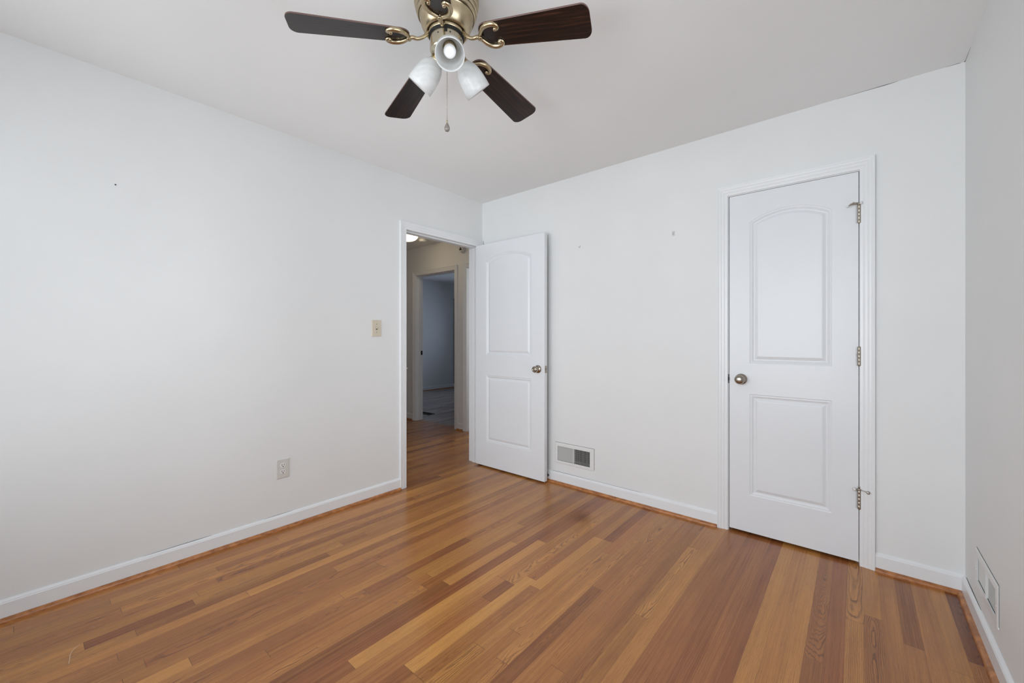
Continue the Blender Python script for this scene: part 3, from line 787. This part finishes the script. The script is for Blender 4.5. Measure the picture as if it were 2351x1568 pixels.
# ------------------------------------------------------------------ small things on the walls
bm = bmesh.new(); lathe(bm, [(0, -.001), (.0030, -.001), (.0030, .002), (0, .0025)], 12, Matrix.Translation((0, -2.501, 1.906)) @ axis_to((1, 0, 0)))
tag(link('nail', bm, M_steel), 'tiny dark nail head high on the long left wall', 'nail')
bm = bmesh.new()
tube(bm, [(1.048, -.003, 1.886), (1.053, -.006, 1.880), (1.060, -.006, 1.880), (1.064, -.003, 1.890)], [.0016, .002, .002, .0016], seg=8)
tube(bm, [(1.057, -.001, 1.872), (1.057, -.004, 1.880)], [.0016, .0016], seg=8)
tag(link('wall_hook', bm, M_slat), 'tiny painted picture hook on the closet wall nearer the open door', 'hook')
e = empty('adhesive_hook', (1.772, 0, 1.868), 'small clear adhesive hook on the wall left of the closet door', 'hook')
bm = bmesh.new(); vs = box(bm, -.009, .009, -.003, 0, -.016, .016); bmesh.ops.bevel(bm, geom=list(bm.edges), offset=.0014, segments=2)
link('hook_base', bm, M_clear, e)
bm = bmesh.new(); tube(bm, [(-.005, -.003, .010), (0, -.006, .008), (.005, -.003, .010)], [.0012, .0014, .0012], seg=8); tube(bm, [(0, -.004, .004), (0, -.009, -.006), (0, -.012, -.010), (0, -.013, -.004)], [.0022, .0022, .0022, .0018], seg=8)
link('hook_arm', bm, M_clear, e)

e = empty('door_stop', (.766, -.013, .047), 'small steel door stop screwed to the baseboard beside the open door edge', 'door stop')
bm = bmesh.new(); lathe(bm, [(0, 0), (.0095, 0), (.0085, .003), (.004, .005), (.004, .016), (.0, .016)], 18, axis_to((0, -1, 0))); link('base', bm, M_steel, e)
bm = bmesh.new(); lathe(bm, [(0, .014), (.0075, .014), (.0080, .018), (.0065, .022), (.004, .0225), (0, .021)], 18, axis_to((0, -1, 0))); tag(link('tip', bm, mat('grey_rubber', (.10, .11, .13, 1), .6), e), 'dark rubber tip')

bm = bmesh.new(); P0 = Vector((.536, -2.672, .001)); 
tube(bm, [(.540, -2.675, .0012), (.512, -2.672, .0016), (.478, -2.668, .0020), (.450, -2.656, .0016), (.432, -2.640, .0012)], [.0007, .0009, .0009, .0008, .0005], seg=6)
tag(link('thread', bm, M_thread), 'short pale curved thread lying on the floor at lower left', 'thread')

# ------------------------------------------------------------------ hall fittings
e = empty('ceiling_light', (-1.468, .206, H), 'lit white dome light on the hall ceiling', 'ceiling light')
bm = bmesh.new(); lathe(bm, [(0, 0), (.128, 0), (.130, -.012), (.122, -.020), (0, -.020)], 36); link('base', bm, M_plaster, e)
bm = bmesh.new(); lathe(bm, [(.120, -.018), (.122, -.030), (.114, -.052), (.092, -.072), (.060, -.086), (.025, -.093), (0, -.095)], 36); link('dome', bm, M_dome, e, smooth=True)
bm = bmesh.new(); lathe(bm, [(0, H), (.052, H), (.054, H-.012), (.048, H-.026), (.030, H-.030), (0, H-.030)], 30, Matrix.Translation((-1.585, .525, 0)))
tag(link('smoke_detector', bm, M_plaster, smooth=True), 'small round detector on the hall ceiling beside the dome light', 'smoke detector')
e = empty('wall_alarm', (-1.095, YH, 2.285), 'round white alarm with a dark centre high on the hall wall', 'alarm')
A_ = axis_to((0, -1, 0))
bm = bmesh.new(); lathe(bm, [(0, 0), (.046, 0), (.046, .008), (.042, .030), (.039, .044), (.030, .046), (.026, .042), (0, .042)], 32, A_); link('housing', bm, M_plaster, e, smooth=True)
bm = bmesh.new()
for k in range(3):
    a = radians(90+120*k); lathe(bm, [(0, .0422), (.0095, .0422), (.0095, .0445), (0, .0445)], 16, A_ @ Matrix.Translation((.0115*cos(a), .0115*sin(a), 0)))
tag(link('grille', bm, M_black, e), 'dark three-lobed grille')

e = empty('floor_vent', (-2.40, 1.20, 0), 'dark bronze floor vent just inside the far room doorway', 'floor vent')
bm = bmesh.new(); fx, fy = .15, .06
for a, b, c, d in ((-fx, fx, -fy, -fy+.018), (-fx, fx, fy-.018, fy), (-fx, -fx+.018, -fy, fy), (fx-.018, fx, -fy, fy)): box(bm, a, b, c, d, -.002, .006)
link('vent_frame', bm, M_bronze, e)
bm = bmesh.new()
for k in range(12):
    x = -fx+.028+k*.0225; box(bm, x, x+.006, -fy+.018, fy-.018, 0, .004)
link('vent_fins', bm, M_bronze, e)

# ------------------------------------------------------------------ ceiling fan
FX, FY = 1.534, -1.760
fan = empty('ceiling_fan', (FX, FY, H), 'brass flush-mount ceiling fan with five dark walnut blades and three lamp shades', 'ceiling fan')
zl = lambda z: z-H
bm = bmesh.new()
prof = [(0, 0), (.118, 0), (.1205, -.003), (.1205, -.010), (.1190, -.022), (.1165, -.036), (.1125, -.0375), (.1125, -.0405), (.1150, -.042), (.1125, -.053), (.1085, -.0545), (.1085, -.0575), (.1105, -.059), (.1075, -.069),
        (.1035, -.0715), (.1005, -.073), (.0990, -.077), (.0965, -.090), (.0915, -.106), (.0850, -.119), (.0785, -.128), (.0730, -.1315), (.0700, -.130), (.0700, -.115), (0, -.115)]
lathe(bm, prof, 64); hs = link('motor_housing', bm, M_brass, fan)
for rg_, zg_ in ((.1130, -.039), (.1090, -.056), (.1030, -.0715)):  # dark rings painted as shade so the grooves look deeper
    bm = bmesh.new(); lathe(bm, [(rg_-.002, zg_-.0012), (rg_+.0008, zg_-.0012), (rg_+.0008, zg_+.0012), (rg_-.002, zg_+.0012)], 64, caps=False); tag(link('groove_shade', bm, M_brassd, hs), 'dark ring drawn as shade in a housing groove')
bm = bmesh.new(); lathe(bm, [(.0690, -.118), (.0695, -.128), (.0660, -.129), (.0655, -.118)], 48, caps=False); link('shadow_gap', bm, M_black, fan)
bm = bmesh.new(); lathe(bm, [(0, -.116), (.0655, -.116), (.0665, -.120), (.0665, -.139), (.0640, -.142), (0, -.142)], 48); fw_ = link('flywheel', bm, M_brass, fan)
bm = bmesh.new(); lathe(bm, [(0, -.141), (.0655, -.1415), (.0655, -.1475), (0, -.148)], 48); tag(link('hub_gap', bm, M_black, fan), 'black ring filling the dark gap between fan hub and light kit')  # black ring stands in for the shaded gap under the flywheel
bm = bmesh.new(); lathe(bm, [(0, -.146), (.0600, -.146), (.0610, -.149), (.0610, -.196), (.0585, -.201), (.0520, -.207), (.030, -.216), (.012, -.219), (.010, -.226), (0, -.228)], 48)
kit = link('light_kit', bm, M_kit, fan)
# screws / switch on kit, towards the viewer
ca_ = radians(-40.5)   # azimuth of the front lamp
for da, z, r in ((12, -.163, .0035), (-30, -.165, .003), (60, -.168, .003)):
    bm = bmesh.new(); a = ca_+radians(da); lathe(bm, [(0, 0), (r, 0), (r*.8, .0012), (0, .0015)], 12, Matrix.Translation((.0608*cos(a), .0608*sin(a), z)) @ axis_to((cos(a), sin(a), 0)))
    link('screw', bm, M_steel, kit)
bm = bmesh.new(); a = ca_+radians(-3); c_, s_ = cos(a), sin(a)
M_ = Matrix.Translation((.0605*c_, .0605*s_, -.158)) @ Matrix.Rotation(a, 4, 'Z')
vs = box(bm, -.002, .0016, -.006, .006, -.006, .006)
for v in vs: v.co = M_ @ v.co
link('switch', bm, M_black, kit)

# blades
R0, R1 = .136, .5335
PT = -.193; DR = .105
ZC = 2.288 - H
def bl(r, s, dz=0.0):   # blade coordinates -> local
    return Vector((r, s*cos(PT), ZC - DR*r + s*sin(PT) + dz))
def blade_outline():
    pts = []
    def hw(r): return .0485 + (.0635-.0485)*(r-R0)/(R1-R0)
    rc = .034
    # root: rounded
    for k in range(9):
        a = pi/2 + pi/2*k/8; pts.append((R0+.036+.036*cos(a), hw(R0)-.036+.036*sin(a)))
    for k in range(9):
        a = pi + pi/2*k/8; pts.append((R0+.036+.036*cos(a), -(hw(R0)-.036)+.036*sin(a)))
    w1 = hw(R1)
    for k in range(9):
        a = -pi/2 + pi/2*k/8; pts.append((R1-rc*.75+rc*.75*cos(a), -(w1-rc)+rc*sin(a)))
    for k in range(9):
        a = pi/2*k/8; pts.append((R1-rc*.75+rc*.75*cos(a), (w1-rc)+rc*sin(a)))
    return pts
def make_blade(phi, idx):
    bm = bmesh.new(); th = .0055
    P = blade_outline(); cen = (.33, 0)
    def ring(sc_, dz): return [bm.verts.new(bl(r - (r-cen[0])*sc_/.2*(abs(r-cen[0]) > 0), s*(1-sc_/.05), dz)) for r, s in P]
    a = ring(.0006, -th/2); b = ring(0, -th/2+.0008); c = ring(0, th/2-.0008); d = ring(.0006, th/2)
    for A, B, mi in ((a, b, 1), (b, c, 1), (c, d, 1)):
        for k in range(len(A)):
            f = bm.faces.new((A[k], A[(k+1) % len(A)], B[(k+1) % len(A)], B[k])); f.material_index = mi
    f = bm.faces.new(a); f2 = bm.faces.new(d)
    o = link('blade', bm, [M_blade, M_bedge], fan); o.rotation_euler = (0, 0, phi)
    # blade iron: arm, then two scrolls hugging the blade root
    bm = bmesh.new(); u = -.0075
    tube(bm, [(.060, 0, -.131), (.072, 0, -.146), (.090, 0, -.163), (.108, 0, -.171), (.124, 0, -.170), tuple(bl(.138, 0, u-.002))], [.0072, .0066, .0062, .0064, .0070, .0078], seg=14)
    for s in (-1, 1):
        pts = [(.134, 0), (.143, .016*s), (.156, .032*s), (.173, .042*s), (.192, .0445*s), (.207, .040*s), (.213, .031*s), (.208, .0235*s), (.200, .0245*s)]
        rad = [.0058, .0064, .0078, .0086, .0084, .0076, .0068, .0058, .0060]
        tube(bm, [tuple(bl(r, q, u+.001)) for r, q in pts], rad, seg=14)
        sph(bm, bl(.2015, .026*s, u-.001), .0074, 14)
    lathe(bm, [(0, 0), (.010, .0005), (.0085, .004), (.004, .0055), (0, .006)], 18, Matrix.Translation(bl(.137, 0, u-.004)) @ axis_to((0, 0, -1)))
    io = link('blade_iron', bm, M_brass, o)
    return o
for i in range(5): make_blade(radians(237.875 - 72*i), i)

# three lamps
M_sock = M_brass
def lamp(az, tilt, nm=''):
    h = Vector((cos(az), sin(az), 0)); ax = (h*cos(tilt) - Vector((0, 0, 1))*sin(tilt)).normalized()
    neck = h*.056 + Vector((.0084, .0071, 2.221-H))
    Mx = Matrix.Translation(neck) @ axis_to(ax)
    bm = bmesh.new()
    out = [(.0235, -.002), (.0265, .002), (.0330, .010), (.0405, .022), (.0455, .038), (.0488, .056), (.0502, .074), (.0508, .092), (.0508, .110)]
    inn = [(r-.0028, z) for r, z in reversed(out)]; inn[0] = (.0488, .1105)
    lathe(bm, out + inn, 48, Mx, caps=False); bmesh.ops.remove_doubles(bm, verts=bm.verts, dist=1e-6)
    sh = link('lamp_shade', bm, M_shade, fan, smooth=True)
    bm = bmesh.new()
    lathe(bm, [(0, -.040), (.012, -.038), (.0175, -.030), (.0215, -.024), (.0225, -.004), (.0265, -.002), (.0265, .0015), (.0205, .003), (.0205, .022), (.0165, .024), (.0165, .004), (0, .004)], 32, Mx)
    tube(bm, [tuple(h*.036+Vector((0, 0, -.188))), tuple(h*.040+Vector((0, 0, -.194))), tuple(Mx @ Vector((0, 0, -.034)))], [.010, .010, .011])
    link('socket', bm, M_sock, sh)
    bm = bmesh.new(); lathe(bm, [(0, .012), (.0125, .012), (.0130, .026), (.0165, .034), (.0205, .044), (.0222, .054), (.0212, .064), (.0170, .073), (.0090, .079), (0, .081)], 32, Mx)
    link('bulb', bm, M_bulb, sh, smooth=True)
for k in range(3): lamp(ca_ + radians(120*k), radians(46))

# pull chains
def chain(x, y, z0, z1, pend):
    bm = bmesh.new(); n = int((z0-z1)/.0042); r = .0016
    for k in range(n+1):
        z = z0 - (z0-z1)*k/n
        lathe(bm, [(0, z-r), (r*.8, z-r*.6), (r, z), (r*.8, z+r*.6), (0, z+r)], 8, Matrix.Translation((x, y, 0)))
    lathe(bm, [(.0006, z1), (.0006, z0)], 6, Matrix.Translation((x, y, 0)))
    lathe(bm, [(0, z0-.006), (.003, z0-.005), (.0028, z0+.004), (0, z0+.006)], 10, Matrix.Translation((x, y, 0)))
    c = link('pull_chain', bm, M_nickel, fan)
    if pend:
        bm = bmesh.new(); lathe(bm, [(0, z1+.003), (.003, z1+.001), (.0034, z1-.004), (.0022, z1-.006), (0, z1-.006)], 14, Matrix.Translation((x, y, 0))); link('pendant_cap', bm, M_brass, c)
        bm = bmesh.new(); lathe(bm, [(0, z1-.005), (.0022, z1-.006), (.0050, z1-.012), (.0085, z1-.020), (.0105, z1-.027), (.0098, z1-.033), (.0065, z1-.038), (0, z1-.040)], 12, Matrix.Translation((x, y, 0)))
        tag(link('pendant', bm, M_crystal, c), 'smoky faceted teardrop pendant')
chain(.002, .001, -.222, 1.985-H, True)
rt = Vector((cos(radians(YAW)), sin(radians(YAW)), 0))
chain(*(-rt*.030 - Vector((-sin(radians(YAW)), cos(radians(YAW)), 0))*.01)[:2], -.206, -.247, False)
